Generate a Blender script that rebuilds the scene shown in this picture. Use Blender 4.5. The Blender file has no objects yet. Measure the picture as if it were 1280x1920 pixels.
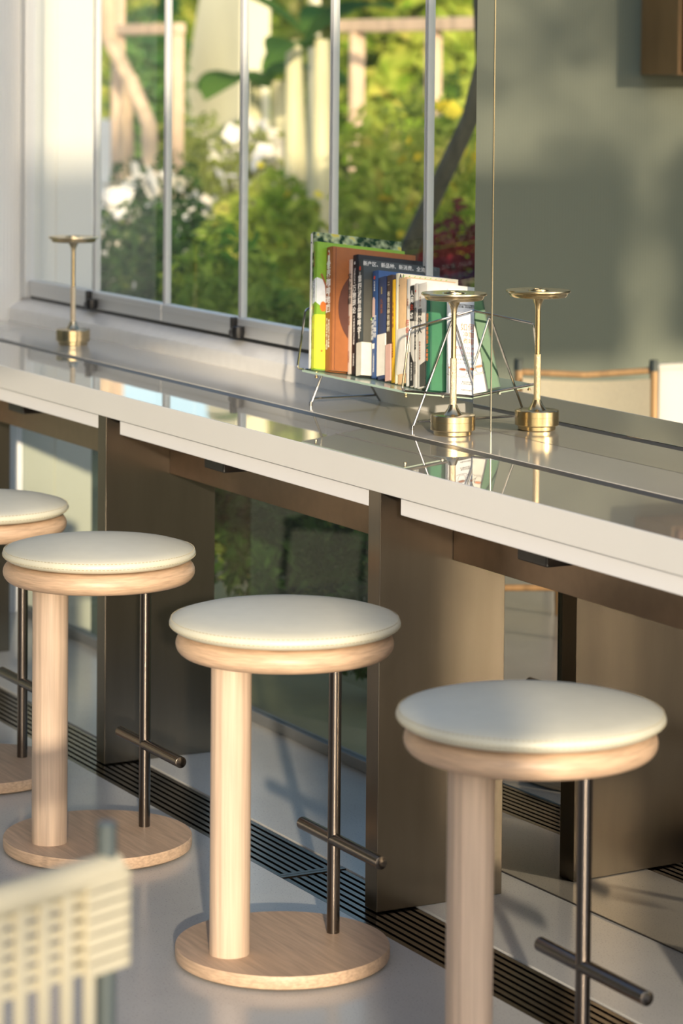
import bpy, bmesh, math, random
from mathutils import Vector, Matrix
PI = math.pi
D = bpy.data
scene = bpy.context.scene
COL = scene.collection

# ------------------------------------------------------------------ materials
def new_mat(name):
    m = D.materials.new(name); m.use_nodes = True
    nt = m.node_tree
    return m, nt, nt.nodes['Principled BSDF']

def pm(name, col, rough=0.5, metal=0.0, spec=0.5, coat=0.0, noise=0.0, nscale=(30, 30, 30), bump=0.0, bscale=None, ior=None):
    m, nt, b = new_mat(name)
    b.inputs['Base Color'].default_value = (*col, 1)
    b.inputs['Roughness'].default_value = rough
    b.inputs['Metallic'].default_value = metal
    b.inputs['Specular IOR Level'].default_value = spec
    b.inputs['Coat Weight'].default_value = coat
    b.inputs['Coat Roughness'].default_value = 0.05
    if ior: b.inputs['IOR'].default_value = ior
    if noise or bump:
        tc = nt.nodes.new('ShaderNodeTexCoord'); mp = nt.nodes.new('ShaderNodeMapping')
        mp.inputs['Scale'].default_value = nscale
        nt.links.new(tc.outputs['Object'], mp.inputs['Vector'])
        nz = nt.nodes.new('ShaderNodeTexNoise'); nz.inputs['Scale'].default_value = 1.0; nz.inputs['Detail'].default_value = 4
        nt.links.new(mp.outputs['Vector'], nz.inputs['Vector'])
        if noise:
            rp = nt.nodes.new('ShaderNodeValToRGB')
            rp.color_ramp.elements[0].position = 0.3; rp.color_ramp.elements[1].position = 0.7
            lo = [max(0, c * (1 - noise)) for c in col]; hi = [min(1, c * (1 + noise)) for c in col]
            rp.color_ramp.elements[0].color = (*lo, 1); rp.color_ramp.elements[1].color = (*hi, 1)
            nt.links.new(nz.outputs['Fac'], rp.inputs['Fac'])
            nt.links.new(rp.outputs['Color'], b.inputs['Base Color'])
        if bump:
            src = nz
            if bscale:
                mp2 = nt.nodes.new('ShaderNodeMapping'); mp2.inputs['Scale'].default_value = bscale
                nt.links.new(tc.outputs['Object'], mp2.inputs['Vector'])
                src = nt.nodes.new('ShaderNodeTexNoise'); src.inputs['Scale'].default_value = 1.0
                nt.links.new(mp2.outputs['Vector'], src.inputs['Vector'])
            bp = nt.nodes.new('ShaderNodeBump'); bp.inputs['Strength'].default_value = bump; bp.inputs['Distance'].default_value = 0.002
            nt.links.new(src.outputs['Fac'], bp.inputs['Height']); nt.links.new(bp.outputs['Normal'], b.inputs['Normal'])
    return m

def glass_mat(name, tint=(0.96, 0.97, 0.95), refl=1.0):
    m = D.materials.new(name); m.use_nodes = True; nt = m.node_tree
    for n in list(nt.nodes): nt.nodes.remove(n)
    out = nt.nodes.new('ShaderNodeOutputMaterial'); mx = nt.nodes.new('ShaderNodeMixShader')
    tr = nt.nodes.new('ShaderNodeBsdfTransparent'); gl = nt.nodes.new('ShaderNodeBsdfGlossy'); fr = nt.nodes.new('ShaderNodeFresnel')
    tr.inputs['Color'].default_value = (*tint, 1); gl.inputs['Roughness'].default_value = 0.0
    gl.inputs['Color'].default_value = (refl, refl, refl, 1)
    fr.inputs['IOR'].default_value = 1.5
    geo = nt.nodes.new('ShaderNodeNewGeometry'); front = nt.nodes.new('ShaderNodeMath'); front.operation = 'SUBTRACT'; front.inputs[0].default_value = 1.0
    nt.links.new(geo.outputs['Backfacing'], front.inputs[1])
    mu = nt.nodes.new('ShaderNodeMath'); mu.operation = 'MULTIPLY'
    nt.links.new(fr.outputs['Fac'], mu.inputs[0]); nt.links.new(front.outputs['Value'], mu.inputs[1])
    nt.links.new(mu.outputs['Value'], mx.inputs['Fac']); nt.links.new(tr.outputs['BSDF'], mx.inputs[1]); nt.links.new(gl.outputs['BSDF'], mx.inputs[2])
    nt.links.new(mx.outputs['Shader'], out.inputs['Surface'])
    return m

def wood(name, col, scale, rough=0.5, amp=0.22):
    return pm(name, col, rough, noise=amp, nscale=scale, bump=0.15)

def leaf_mat(name, dark, light, warm=None, scale=2.0, transl=0.35):
    m = D.materials.new(name); m.use_nodes = True; nt = m.node_tree
    for n in list(nt.nodes): nt.nodes.remove(n)
    out = nt.nodes.new('ShaderNodeOutputMaterial'); mx = nt.nodes.new('ShaderNodeMixShader')
    df = nt.nodes.new('ShaderNodeBsdfDiffuse'); tl = nt.nodes.new('ShaderNodeBsdfTranslucent')
    tc = nt.nodes.new('ShaderNodeTexCoord'); nz = nt.nodes.new('ShaderNodeTexNoise'); nz.inputs['Scale'].default_value = scale; nz.inputs['Detail'].default_value = 1.5
    nt.links.new(tc.outputs['Object'], nz.inputs['Vector'])
    rp = nt.nodes.new('ShaderNodeValToRGB'); e = rp.color_ramp.elements
    e[0].position = 0.36; e[1].position = 0.62
    e[0].color = (*dark, 1); e[1].color = (*light, 1)
    if warm:
        w = e.new(0.70); w.color = (*warm, 1)
    nt.links.new(nz.outputs['Fac'], rp.inputs['Fac'])
    nt.links.new(rp.outputs['Color'], df.inputs['Color']); nt.links.new(rp.outputs['Color'], tl.inputs['Color'])
    mx.inputs['Fac'].default_value = transl
    nt.links.new(df.outputs['BSDF'], mx.inputs[1]); nt.links.new(tl.outputs['BSDF'], mx.inputs[2])
    nt.links.new(mx.outputs['Shader'], out.inputs['Surface'])
    return m

def ribbed(name, col, pitch, axis='Y', depth=0.002, rough=0.5):
    m, nt, b = new_mat(name)
    b.inputs['Base Color'].default_value = (*col, 1); b.inputs['Roughness'].default_value = rough
    tc = nt.nodes.new('ShaderNodeTexCoord'); wv = nt.nodes.new('ShaderNodeTexWave')
    wv.wave_type = 'BANDS'; wv.bands_direction = axis; wv.wave_profile = 'SIN'
    wv.inputs['Scale'].default_value = 1.0 / pitch * 0.31416 / 1.0
    nt.links.new(tc.outputs['Object'], wv.inputs['Vector'])
    bp = nt.nodes.new('ShaderNodeBump'); bp.inputs['Strength'].default_value = 1.0; bp.inputs['Distance'].default_value = depth
    nt.links.new(wv.outputs['Fac'], bp.inputs['Height']); nt.links.new(bp.outputs['Normal'], b.inputs['Normal'])
    return m

M = {}
M['counter_top'] = pm('polished_counter', (0.60, 0.545, 0.44), 0.02, metal=0.4, ior=2.7, noise=0.03, nscale=(3, 3, 3), bump=0.015, bscale=(7, 12, 7))
M['counter_edge'] = pm('satin_white_edge', (0.66, 0.665, 0.66), 0.3, noise=0.02, nscale=(2, 2, 2))
M['counter_back'] = pm('satin_counter', (0.56, 0.525, 0.45), 0.10, ior=1.7, noise=0.03, nscale=(3, 3, 3))
M['white_panel'] = pm('white_lacquer', (0.74, 0.75, 0.78), 0.35)
M['groove'] = pm('track_dark', (0.05, 0.045, 0.04), 0.45)
M['sill'] = pm('white_sill', (0.74, 0.73, 0.70), 0.22, noise=0.03)
M['steel'] = pm('brushed_steel', (0.135, 0.118, 0.096), 0.28, metal=1.0, noise=0.10, nscale=(14, 14, 2), bump=0.02, bscale=(400, 400, 20))
_nt = M['steel'].node_tree; _tg = _nt.nodes.new('ShaderNodeTangent'); _tg.direction_type = 'RADIAL'; _tg.axis = 'Z'
_b = _nt.nodes['Principled BSDF']; _b.inputs['Anisotropic'].default_value = .7; _nt.links.new(_tg.outputs['Tangent'], _b.inputs['Tangent'])
M['steel_beam'] = pm('bronze_steel', (0.21, 0.155, 0.11), 0.33, metal=1.0, noise=0.06)
M['black'] = pm('black_plastic', (0.008, 0.008, 0.009), 0.4)
M['alu'] = pm('aluminium', (0.60, 0.61, 0.61), 0.35, metal=0.2)
M['alu_dark'] = pm('aluminium_joint', (0.16, 0.17, 0.18), 0.4, metal=0.3)
M['glass'] = glass_mat('window_glass')
M['glass_low'] = glass_mat('lower_window_glass', (0.86, 0.88, 0.83), .8)
M['shelf_glass'] = pm('green_frosted_glass', (0.42, 0.56, 0.47), 0.15)
M['chrome'] = pm('chrome_wire', (0.50, 0.48, 0.46), 0.12, metal=1.0)
M['brass'] = pm('brushed_brass', (0.62, 0.50, 0.31), 0.22, metal=1.0, noise=0.05, nscale=(3, 3, 300))
M['knurl'] = pm('knurled_brass', (0.80, 0.66, 0.46), 0.42, metal=1.0, bump=1.0, bscale=(600, 600, 600))
M['gunmetal'] = pm('gunmetal', (0.145, 0.125, 0.11), 0.24, metal=1.0)
M['ash_column'] = wood('ash_column', (0.53, 0.40, 0.30), (150, 150, 4), 0.5, 0.16)
M['ash_ring'] = wood('ash_ring', (0.53, 0.37, 0.25), (22, 22, 260), 0.45, 0.18)
M['ash_base'] = wood('ash_base', (0.50, 0.355, 0.245), (9, 110, 220), 0.5, 0.18)
M['cushion'] = pm('cream_leather', (0.60, 0.585, 0.475), 0.42, bump=0.08, bscale=(350, 350, 350), noise=0.02)
M['thread'] = pm('beige_thread', (0.45, 0.40, 0.28), 0.8)
M['wall_white'] = ribbed('white_ribbed_panel', (0.82, 0.83, 0.81), 0.0115, 'Y', 0.003)
M['wall_green'] = ribbed('grey_green_panel', (0.195, 0.23, 0.19), 0.012, 'Y', 0.0006)
M['ceiling'] = pm('ceiling_board', (0.30, 0.29, 0.26), 0.8)
M['wall_out'] = pm('white_render', (0.80, 0.78, 0.74), 0.7)
M['canvas'] = pm('cream_canvas', (0.86, 0.80, 0.66), 0.9, noise=0.04, nscale=(120, 120, 120))
M['cord'] = pm('cream_cord', (0.50, 0.46, 0.34), 0.85)
M['chair_wood'] = wood('oak', (0.50, 0.31, 0.15), (40, 40, 6), 0.5, 0.2)
M['chair_metal'] = pm('green_grey_metal', (0.08, 0.10, 0.10), 0.45)
M['cabinet'] = wood('red_brown_wood', (0.16, 0.055, 0.022), (12, 12, 3), 0.4, 0.3)
M['cabinet_edge'] = wood('cabinet_edge', (0.34, 0.19, 0.08), (12, 12, 3), 0.45, 0.2)
M['trunk'] = wood('bark', (0.075, 0.07, 0.05), (20, 20, 4), 0.9, 0.4)
M['trunk_tan'] = wood('tan_trunk', (0.62, 0.46, 0.30), (12, 12, 3), 0.9, 0.3)
M['timber'] = wood('garden_timber', (0.72, 0.52, 0.36), (12, 12, 3), 0.8, 0.2)
M['pale_stalk'] = wood('pale_stalk', (0.66, 0.60, 0.36), (12, 12, 2), 0.8, 0.2)
M['pale_cream'] = pm('cream_garden_tone', (0.80, 0.74, 0.52), 0.9, noise=0.08, nscale=(2, 2, 1))  # tone of the slab standing in for a window reflection; the post shares it
M['white_wall'] = pm('white_garden_wall', (0.85, 0.82, 0.78), 0.9, noise=0.05, nscale=(2, 2, 2))
M['soil'] = pm('garden_ground', (0.20, 0.19, 0.09), 0.95, noise=0.5, nscale=(1.5, 1.5, 1.5))
M['path'] = pm('garden_path', (0.60, 0.57, 0.52), 0.9, noise=0.1, nscale=(3, 3, 3))
M['leaf_dark'] = leaf_mat('dark_leaves', (0.012, 0.045, 0.014), (0.09, 0.18, 0.05), (0.25, 0.31, 0.08), 6)
M['leaf_mid'] = leaf_mat('mid_leaves', (0.05, 0.14, 0.02), (0.34, 0.44, 0.08), (0.52, 0.50, 0.12), 4)
M['leaf_lime'] = leaf_mat('lime_leaves', (0.22, 0.36, 0.03), (0.62, 0.66, 0.12), (0.74, 0.66, 0.16), 4, 0.45)
M['leaf_olive'] = leaf_mat('olive_leaves', (0.20, 0.26, 0.06), (0.50, 0.52, 0.14), (0.72, 0.64, 0.26), 0.8, 0.4)
M['leaf_banana'] = leaf_mat('banana_leaves', (0.06, 0.20, 0.06), (0.30, 0.50, 0.12), None, 2, 0.5)
M['leaf_maroon'] = leaf_mat('maroon_leaves', (0.06, 0.012, 0.015), (0.20, 0.035, 0.04), (0.45, 0.05, 0.06), 5, 0.3)
M['petal'] = pm('white_petals', (0.90, 0.84, 0.76), 0.8)
M['petal_pink'] = pm('pink_petals', (0.85, 0.45, 0.36), 0.8)
M['petal_yellow'] = pm('yellow_petals', (0.85, 0.68, 0.04), 0.8)

def floor_mat():
    m, nt, b = new_mat('terrazzo')
    tc = nt.nodes.new('ShaderNodeTexCoord')
    v = nt.nodes.new('ShaderNodeTexNoise'); v.inputs['Scale'].default_value = 260; v.inputs['Detail'].default_value = 3
    n = nt.nodes.new('ShaderNodeTexNoise'); n.inputs['Scale'].default_value = 2.2; n.inputs['Detail'].default_value = 5
    nt.links.new(tc.outputs['Object'], v.inputs['Vector']); nt.links.new(tc.outputs['Object'], n.inputs['Vector'])
    rp = nt.nodes.new('ShaderNodeValToRGB'); e = rp.color_ramp.elements
    e[0].position = 0.30; e[0].color = (0.30, 0.31, 0.31, 1); e[1].position = 0.40; e[1].color = (0.50, 0.51, 0.51, 1)
    nt.links.new(v.outputs['Fac'], rp.inputs['Fac'])
    rp2 = nt.nodes.new('ShaderNodeValToRGB'); e = rp2.color_ramp.elements
    e[0].position = 0.3; e[0].color = (0.88, 0.88, 0.88, 1); e[1].position = 0.7; e[1].color = (1.08, 1.07, 1.05, 1)
    nt.links.new(n.outputs['Fac'], rp2.inputs['Fac'])
    mu = nt.nodes.new('ShaderNodeMixRGB'); mu.blend_type = 'MULTIPLY'; mu.inputs['Fac'].default_value = 1
    nt.links.new(rp.outputs['Color'], mu.inputs['Color1']); nt.links.new(rp2.outputs['Color'], mu.inputs['Color2'])
    nt.links.new(mu.outputs['Color'], b.inputs['Base Color'])
    rr = nt.nodes.new('ShaderNodeMapRange'); rr.inputs['To Min'].default_value = 0.12; rr.inputs['To Max'].default_value = 0.3
    nt.links.new(n.outputs['Fac'], rr.inputs['Value']); nt.links.new(rr.outputs['Result'], b.inputs['Roughness'])
    return m
M['floor'] = floor_mat()

def mirror_mat(name, c):
    m, nt, b = new_mat(name)
    b.inputs['Base Color'].default_value = (*c, 1); b.inputs['Metallic'].default_value = 1; b.inputs['Roughness'].default_value = 0.0
    return m
M['mirror'] = mirror_mat('tinted_mirror', (.84, .82, .74)); M['mirror_low'] = mirror_mat('bronze_mirror', (.55, .51, .44))
M['seam'] = pm('mirror_edge', (0.26, 0.26, 0.24), 0.2, metal=1.0)

# ------------------------------------------------------------------ mesh helpers
def box(bm, x0, x1, y0, y1, z0, z1, mat=None, bev=0.0):
    vs = [bm.verts.new((x, y, z)) for x in (x0, x1) for y in (y0, y1) for z in (z0, z1)]
    idx = [(0, 1, 3, 2), (4, 6, 7, 5), (0, 4, 5, 1), (2, 3, 7, 6), (0, 2, 6, 4), (1, 5, 7, 3)]
    fs = [bm.faces.new([vs[i] for i in f]) for f in idx]
    if mat is not None:
        for v in vs: v.co = mat @ v.co
    if bev:
        es = set(e for f in fs for e in f.edges)
        bmesh.ops.bevel(bm, geom=list(es), offset=bev, segments=2, affect='EDGES', profile=0.5)
    return vs

def lathe(bm, prof, seg=64, c=(0, 0, 0)):
    rings = []
    for r, z in prof:
        if r < 1e-6:
            rings.append([bm.verts.new((c[0], c[1], c[2] + z))])
        else:
            rings.append([bm.verts.new((c[0] + r * math.cos(2 * PI * i / seg), c[1] + r * math.sin(2 * PI * i / seg), c[2] + z)) for i in range(seg)])
    for a, b in zip(rings, rings[1:]):
        for i in range(seg):
            j = (i + 1) % seg
            if len(a) == 1 and len(b) == 1: continue
            if len(a) == 1: bm.faces.new((a[0], b[j], b[i]))
            elif len(b) == 1: bm.faces.new((a[i], a[j], b[0]))
            else: bm.faces.new((a[i], a[j], b[j], b[i]))

def fillet(pts, r, n=5):
    out = [Vector(pts[0])]
    for i in range(1, len(pts) - 1):
        p, a, b = Vector(pts[i]), Vector(pts[i - 1]), Vector(pts[i + 1])
        da, db = (a - p), (b - p)
        rr = min(r, da.length * .45, db.length * .45)
        s, e = p + da.normalized() * rr, p + db.normalized() * rr
        for k in range(n + 1):
            t = k / n
            out.append(s * (1 - t) ** 2 + p * 2 * t * (1 - t) + e * t * t)
    out.append(Vector(pts[-1]))
    return out

def tube(bm, pts, r, seg=10, radii=None, fr=0.0, closed=False):
    pts = [Vector(p) for p in pts]
    if fr: pts = fillet(pts, fr)
    n = len(pts); rings = []; up = None
    for i, p in enumerate(pts):
        d = (pts[min(i + 1, n - 1)] - pts[max(i - 1, 0)]).normalized()
        if up is None:
            up = Vector((0, 0, 1)) if abs(d.z) < 0.9 else Vector((1, 0, 0))
        a = d.cross(up).normalized(); up = a.cross(d).normalized()
        rad = radii[i] if radii else r
        rings.append([bm.verts.new(p + (a * math.cos(2 * PI * k / seg) + up * math.sin(2 * PI * k / seg)) * rad) for k in range(seg)])
    for A, B in zip(rings, rings[1:]):
        for k in range(seg):
            j = (k + 1) % seg
            bm.faces.new((A[k], A[j], B[j], B[k]))
    bm.faces.new(rings[0][::-1]); bm.faces.new(rings[-1])

def obj(name, bm, mat, parent=None, smooth=False, angle=35):
    me = D.meshes.new(name)
    bmesh.ops.recalc_face_normals(bm, faces=bm.faces)
    bm.to_mesh(me); bm.free()
    me.materials.append(M[mat] if isinstance(mat, str) else mat)
    if smooth:
        for p in me.polygons: p.use_smooth = True
        me.set_sharp_from_angle(angle=math.radians(angle))
    o = D.objects.new(name, me); COL.objects.link(o)
    if parent: o.parent = parent
    return o

def B(): return bmesh.new()

def boxobj(name, x0, x1, y0, y1, z0, z1, mat, parent=None, bev=0.0):
    bm = B(); box(bm, x0, x1, y0, y1, z0, z1, bev=bev)
    return obj(name, bm, mat, parent)

def thing(name, label, cat, loc=(0, 0, 0), rotz=0, group=None):
    o = D.objects.new(name, None); COL.objects.link(o); o.empty_display_size = 0.1
    o.location = loc; o.rotation_euler = (0, 0, rotz)
    tag(o, label, cat, group); return o

def tag(o, label, cat, group=None, kind=None):
    o['label'] = label; o['category'] = cat
    if group: o['group'] = group
    if kind: o['kind'] = kind
    return o

def struct(o, label=None, cat=None):
    o['kind'] = 'structure'
    if label: o['label'] = label
    if cat: o['category'] = cat
    return o

def copy_tree(o, parent=None):
    c = o.copy(); COL.objects.link(c)
    if parent: c.parent = parent
    for ch in o.children: copy_tree(ch, c)
    return c

def text_obj(name, body, size, mat, parent, mtx, spacing=1.0, align='CENTER', weight=0.0, line=1.0):
    cu = D.curves.new(name, 'FONT'); cu.body = body; cu.size = size; cu.align_x = align; cu.align_y = 'CENTER'
    cu.space_character = spacing; cu.space_line = line; cu.extrude = 0.00012; cu.offset = weight; cu.resolution_u = 2
    t = D.objects.new(name + '_curve', cu); COL.objects.link(t)
    bpy.context.view_layer.update()
    me = D.meshes.new_from_object(t.evaluated_get(bpy.context.evaluated_depsgraph_get()))
    D.objects.remove(t); D.curves.remove(cu)
    me.name = name; me.materials.clear(); me.materials.append(M[mat])
    o = D.objects.new(name, me); COL.objects.link(o); o.parent = parent; o.matrix_local = mtx
    return o

# ------------------------------------------------------------------ setting
YW = 3.345           # window plane
XL = -8.25           # end wall
bm = B()
box(bm, XL - .2, 4.5, -4.0, 2.708, -0.12, 0)
box(bm, XL - .2, 4.5, 2.866, 3.36, -0.12, 0)
box(bm, XL - .2, 4.5, 2.708, 2.866, -0.12, -0.03)
struct(obj('floor', bm, 'floor'))

bm = B(); box(bm, XL - .15, XL, -4.0, 2.9, 0, 2.7)
struct(obj('wall_left', bm, 'wall_green'))
bm = B(); box(bm, XL - .15, XL, 2.9, YW - .012, 0, 2.7)
struct(obj('trim_1', bm, 'wall_white'))
bm = B(); box(bm, XL - .15, XL, YW - .012, 3.562, -.1, 2.7)
for yy in (3.437,): box(bm, XL, XL + .004, yy, yy + .006, -.1, 2.7)
struct(obj('trim_2', bm, 'wall_out'))

# window sill below the sashes
bm = B()
prof = [(3.278, .76), (3.278, .945), (3.283, .957), (3.30, .968), (3.325, .983), (3.36, .986), (3.42, .97), (3.42, .76)]
v0 = [bm.verts.new((XL, y, z)) for y, z in prof]; v1 = [bm.verts.new((-2.6, y, z)) for y, z in prof]
n = len(prof)
for i in range(n):
    j = (i + 1) % n; bm.faces.new((v0[i], v1[i], v1[j], v0[j]))
bm.faces.new(v0[::-1]); bm.faces.new(v1)
struct(obj('trim_3', bm, 'sill', smooth=True, angle=30))

bm = B(); box(bm, XL - .15, -.5, -3.6, 0.8, 4.2, 4.35); struct(obj('ceiling', bm, 'ceiling'))
# corner jamb
bm = B(); box(bm, -8.25, -8.205, YW - .03, YW + .03, .986, 3.2, bev=.002)
struct(obj('trim_4', bm, 'alu'))

# folding sashes
XS = [-8.20, -7.715, -7.222, -6.743, -6.237, -5.765, -5.285, -4.80]
for i in range(len(XS) - 1):
    a, b = XS[i] + .002, XS[i + 1] - .002
    w = D.objects.new('window_%d' % (i + 1), None); COL.objects.link(w); w.location = ((a + b) / 2, YW, .99); struct(w)
    inv = Matrix.Translation(-Vector(w.location))
    def wp(name, bm, mat):
        o = obj(name, bm, mat, w); o.matrix_parent_inverse = inv; return o
    bm = B(); box(bm, a, b, YW - .018, YW + .018, .994, 1.043, bev=.003); box(bm, a, b, YW - .020, YW - .017, 1.024, 1.028)
    wp('bottom_rail', bm, 'alu')
    bm = B(); box(bm, a, b, YW - .012, YW + .012, .984, .9945); wp('rail_seal', bm, 'black')
    bm = B(); box(bm, a + .006, b - .006, YW - .004, YW + .004, 1.043, 3.1); wp('glass_pane', bm, 'glass')
    bm = B(); box(bm, b - .006, b - .0005, YW - .009, YW + .009, 1.043, 3.1); wp('stile', bm, 'alu')
    if i: 
        bm = B(); box(bm, a + .0005, a + .006, YW - .009, YW + .009, 1.043, 3.1); wp('stile', bm, 'alu')
        bm = B(); box(bm, a - .004, a + .0005, YW - .006, YW + .006, 1.0, 3.1); wp('joint_seal', bm, 'alu_dark')
    if i in (1, 3, 5):
        bm = B()
        box(bm, a - .010, a + .006, YW - .034, YW - .018, .996, 1.045, bev=.002)
        h = wp('handle', bm, 'black')
        bm = B(); tube(bm, [(a + .002, YW - .030, 1.005), (a + .045, YW - .036, 1.012)], .013, 14)
        lathe(bm, [(0, -.016), (.016, -.014), (.018, 0), (.016, .014), (0, .016)], 20, (a + .046, YW - .037, 1.010))
        k = obj('knob', bm, 'black', h, smooth=True)

# lower fixed glazing under the counter
for i, (a, b) in enumerate(((-8.2, -6.85), (-6.84, -5.37))):
    w = D.objects.new('window_%d' % (8 + i), None); COL.objects.link(w); w.location = ((a + b) / 2, 3.31, 0); struct(w)
    inv = Matrix.Translation(-Vector(w.location))
    bm = B(); box(bm, a, b, 3.295, 3.325, 0.0, .028, bev=.002); o = obj('bottom_rail', bm, 'alu_dark', w); o.matrix_parent_inverse = inv
    bm = B(); box(bm, a, b, 3.306, 3.314, .028, .77); o = obj('glass_pane', bm, 'glass_low', w); o.matrix_parent_inverse = inv

# tinted mirror glass at the near end of the window
mp = thing('mirror_panel', 'tall tinted mirror glass standing on the counter right of the bookrack', 'mirror', (-5.35, 3.223, .917))
def local(o, parent): 
    o.matrix_parent_inverse = Matrix.Translation(-Vector(parent.location)); return o
local(boxobj('mirror_glass', -5.350, -5.2765, 3.223, 3.229, .9175, 3.2, 'mirror', mp), mp)
local(boxobj('mirror_glass', -5.2745, -2.4, 3.223, 3.229, .9175, 3.2, 'mirror', mp), mp)
local(boxobj('edge_seam', -5.2768, -5.2742, 3.2215, 3.2285, .9175, 3.2, 'seam', mp), mp)
lm = thing('mirror_panel', 'tinted mirror glass under the counter behind the right steel leg', 'mirror', (-4.0, 3.152, 0))
lm.rotation_euler = (0, 0, .030); lm.location = (-4.95, 3.152, 0)
boxobj('mirror_glass', -.41, 1.9, 0, .006, 0.003, .855, 'mirror_low', lm)
boxobj('bottom_seal', -.41, 1.9, -.001, .007, 0, .003, 'black', lm)

# ------------------------------------------------------------------ bar counter
ct = thing('bar_counter', 'long pale polished bar counter on steel slab legs along the window', 'counter', (-5.4, 2.95, 0))
def cp(o): return local(o, ct)
CX0, CX1 = XL, -2.4
bm = B(); box(bm, CX0, CX1, 2.760, 2.992, .8575, .917, bev=.0005); cp(obj('countertop', bm, 'counter_top', ct))
bm = B(); box(bm, CX0, CX1, 2.756, 2.7598, .8572, .9172, bev=.0012); cp(obj('front_edge', bm, 'counter_edge', ct))
bm = B(); box(bm, CX0, CX1, 3.030, 3.2775, .8575, .917, bev=.0015); cp(obj('back_ledge', bm, 'counter_back', ct))
bm = B(); box(bm, CX0, CX1, 2.9922, 3.0298, .870, .9155); cp(obj('track_channel', bm, 'groove', ct))
legs = [-7.737, -6.3685, -4.9975, -3.627]
for x in legs:
    bm = B(); box(bm, x, x + .0495, 2.766, 3.062, .0005, .857, bev=.0012); cp(obj('slab_leg', bm, 'steel', ct))
for a, b in ((CX0, -7.737), (-7.607, -6.3685), (-6.238, -4.9975), (-4.867, -3.627), (-3.497, CX1)):
    bm = B(); box(bm, a, b, 2.7665, 2.925, .8205, .8572, bev=.002); cp(obj('under_tray', bm, 'white_panel', ct))
ends = [CX0] + legs + [CX1]
for i in range(5):
    a = ends[i] + (.0505 if i else 0); b = ends[i + 1] - .001 if i < 4 else CX1
    bm = B(); box(bm, a, b, 2.9365, 2.985, .706, .857, bev=.001); cp(obj('apron_beam', bm, 'steel_beam', ct))
for x in (-7.215, -5.98, -4.592, -3.3):
    bm = B(); box(bm, x, x + .105, 2.868, 2.9362, .768, .8203, bev=.003); cp(obj('socket_box', bm, 'black', ct))

# drain grates in the floor trench
def grate(x0, x1, label):
    g = thing('drain_grate', label, 'drain grate', ((x0 + x1) / 2, 2.787, -.03))
    bm = B()
    for k in range(8):
        y = 2.712 + k * .0195
        box(bm, x0 + .012, x1 - .012, y, y + .0115, -.02, -.002)
    local(obj('bars', bm, 'gunmetal', g), g)
    for xe in (x0, x1 - .012): local(boxobj('end_frame', xe, xe + .012, 2.7095, 2.8645, -.03, 0, 'gunmetal', g), g)
grate(-7.6, -5.272, 'dark slotted drain grate in the floor behind the left stools, ending beside the middle stool')
grate(-5.270, -2.4, 'dark slotted drain grate in the floor nearest the camera, passing the right steel leg')

# ------------------------------------------------------------------ stools
def make_stool(label, loc, rz, cs):
    t = thing('bar_stool', label, 'stool', loc, rz, 'wooden bar stools at the counter')
    bm = B(); lathe(bm, [(0, .003), (.200, .003), (.2045, .006), (.206, .010), (.206, .027), (.2045, .030), (0, .030)], 96)
    obj('base', bm, 'ash_base', t, True)
    bm = B(); lathe(bm, [(0, .030), (.0385, .030), (.0385, .590), (0, .590)], 48, (.010, -.118, 0))
    obj('column', bm, 'ash_column', t, True)
    bm = B()
    pr = [(0, .588), (.185, .588)] + [(.185 + .0235 * math.cos(a), .6105 + .0225 * math.sin(a)) for a in [-PI / 2 + PI * k / 12 for k in range(1, 12)]] + [(.185, .633), (0, .633)]
    lathe(bm, pr, 96); obj('seat_ring', bm, 'ash_ring', t, True)
    bm = B(); R = cs
    pr = [(0, .634), (R - .03, .634), (R - .012, .637), (R - .003, .643), (R, .650), (R - .002, .656), (R - .009, .661), (R - .03, .667), (R - .08, .674), (R - .14, .678), (0, .680)]
    lathe(bm, pr, 96); cu = obj('cushion', bm, 'cushion', t, True, 60)
    bm = B()
    for rr, zz in ((R - .0008, .6465), (R - .0035, .6585)):
        for k in range(150):
            a0 = 2 * PI * k / 150; a1 = a0 + 2 * PI / 150 * .6
            tube(bm, [(rr * math.cos(a0), rr * math.sin(a0), zz), (rr * math.cos(a1), rr * math.sin(a1), zz)], .0007, 4)
    obj('stitching', bm, 'thread', cu)
    bm = B(); lathe(bm, [(0, .030), (.0125, .030), (.0125, .590), (0, .590)], 32, (-.015, .118, 0))
    obj('rod', bm, 'gunmetal', t, True)
    bm = B(); tube(bm, [(-.148, .118, .213), (-.1475, .118, .213), (.173, .118, .213), (.1735, .118, .213)], .0125, 28, radii=[.0115, .0125, .0125, .0115])
    obj('footrest_bar', bm, 'gunmetal', t, True)
    return t
make_stool('cream topped stool nearest the camera, at the right, its base below the picture edge', (-3.899, 2.465, 0), 0, .221)
make_stool('cream topped stool in the middle, standing left of the right steel leg', (-4.774, 2.463, 0), 0, .221)
make_stool('cream topped stool in front of the left steel leg, behind the woven chair', (-5.644, 2.456, 0), 0, .210)
make_stool('cream topped stool farthest away, cut off by the left picture edge', (-6.352, 2.452, 0), 0, .213)

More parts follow.
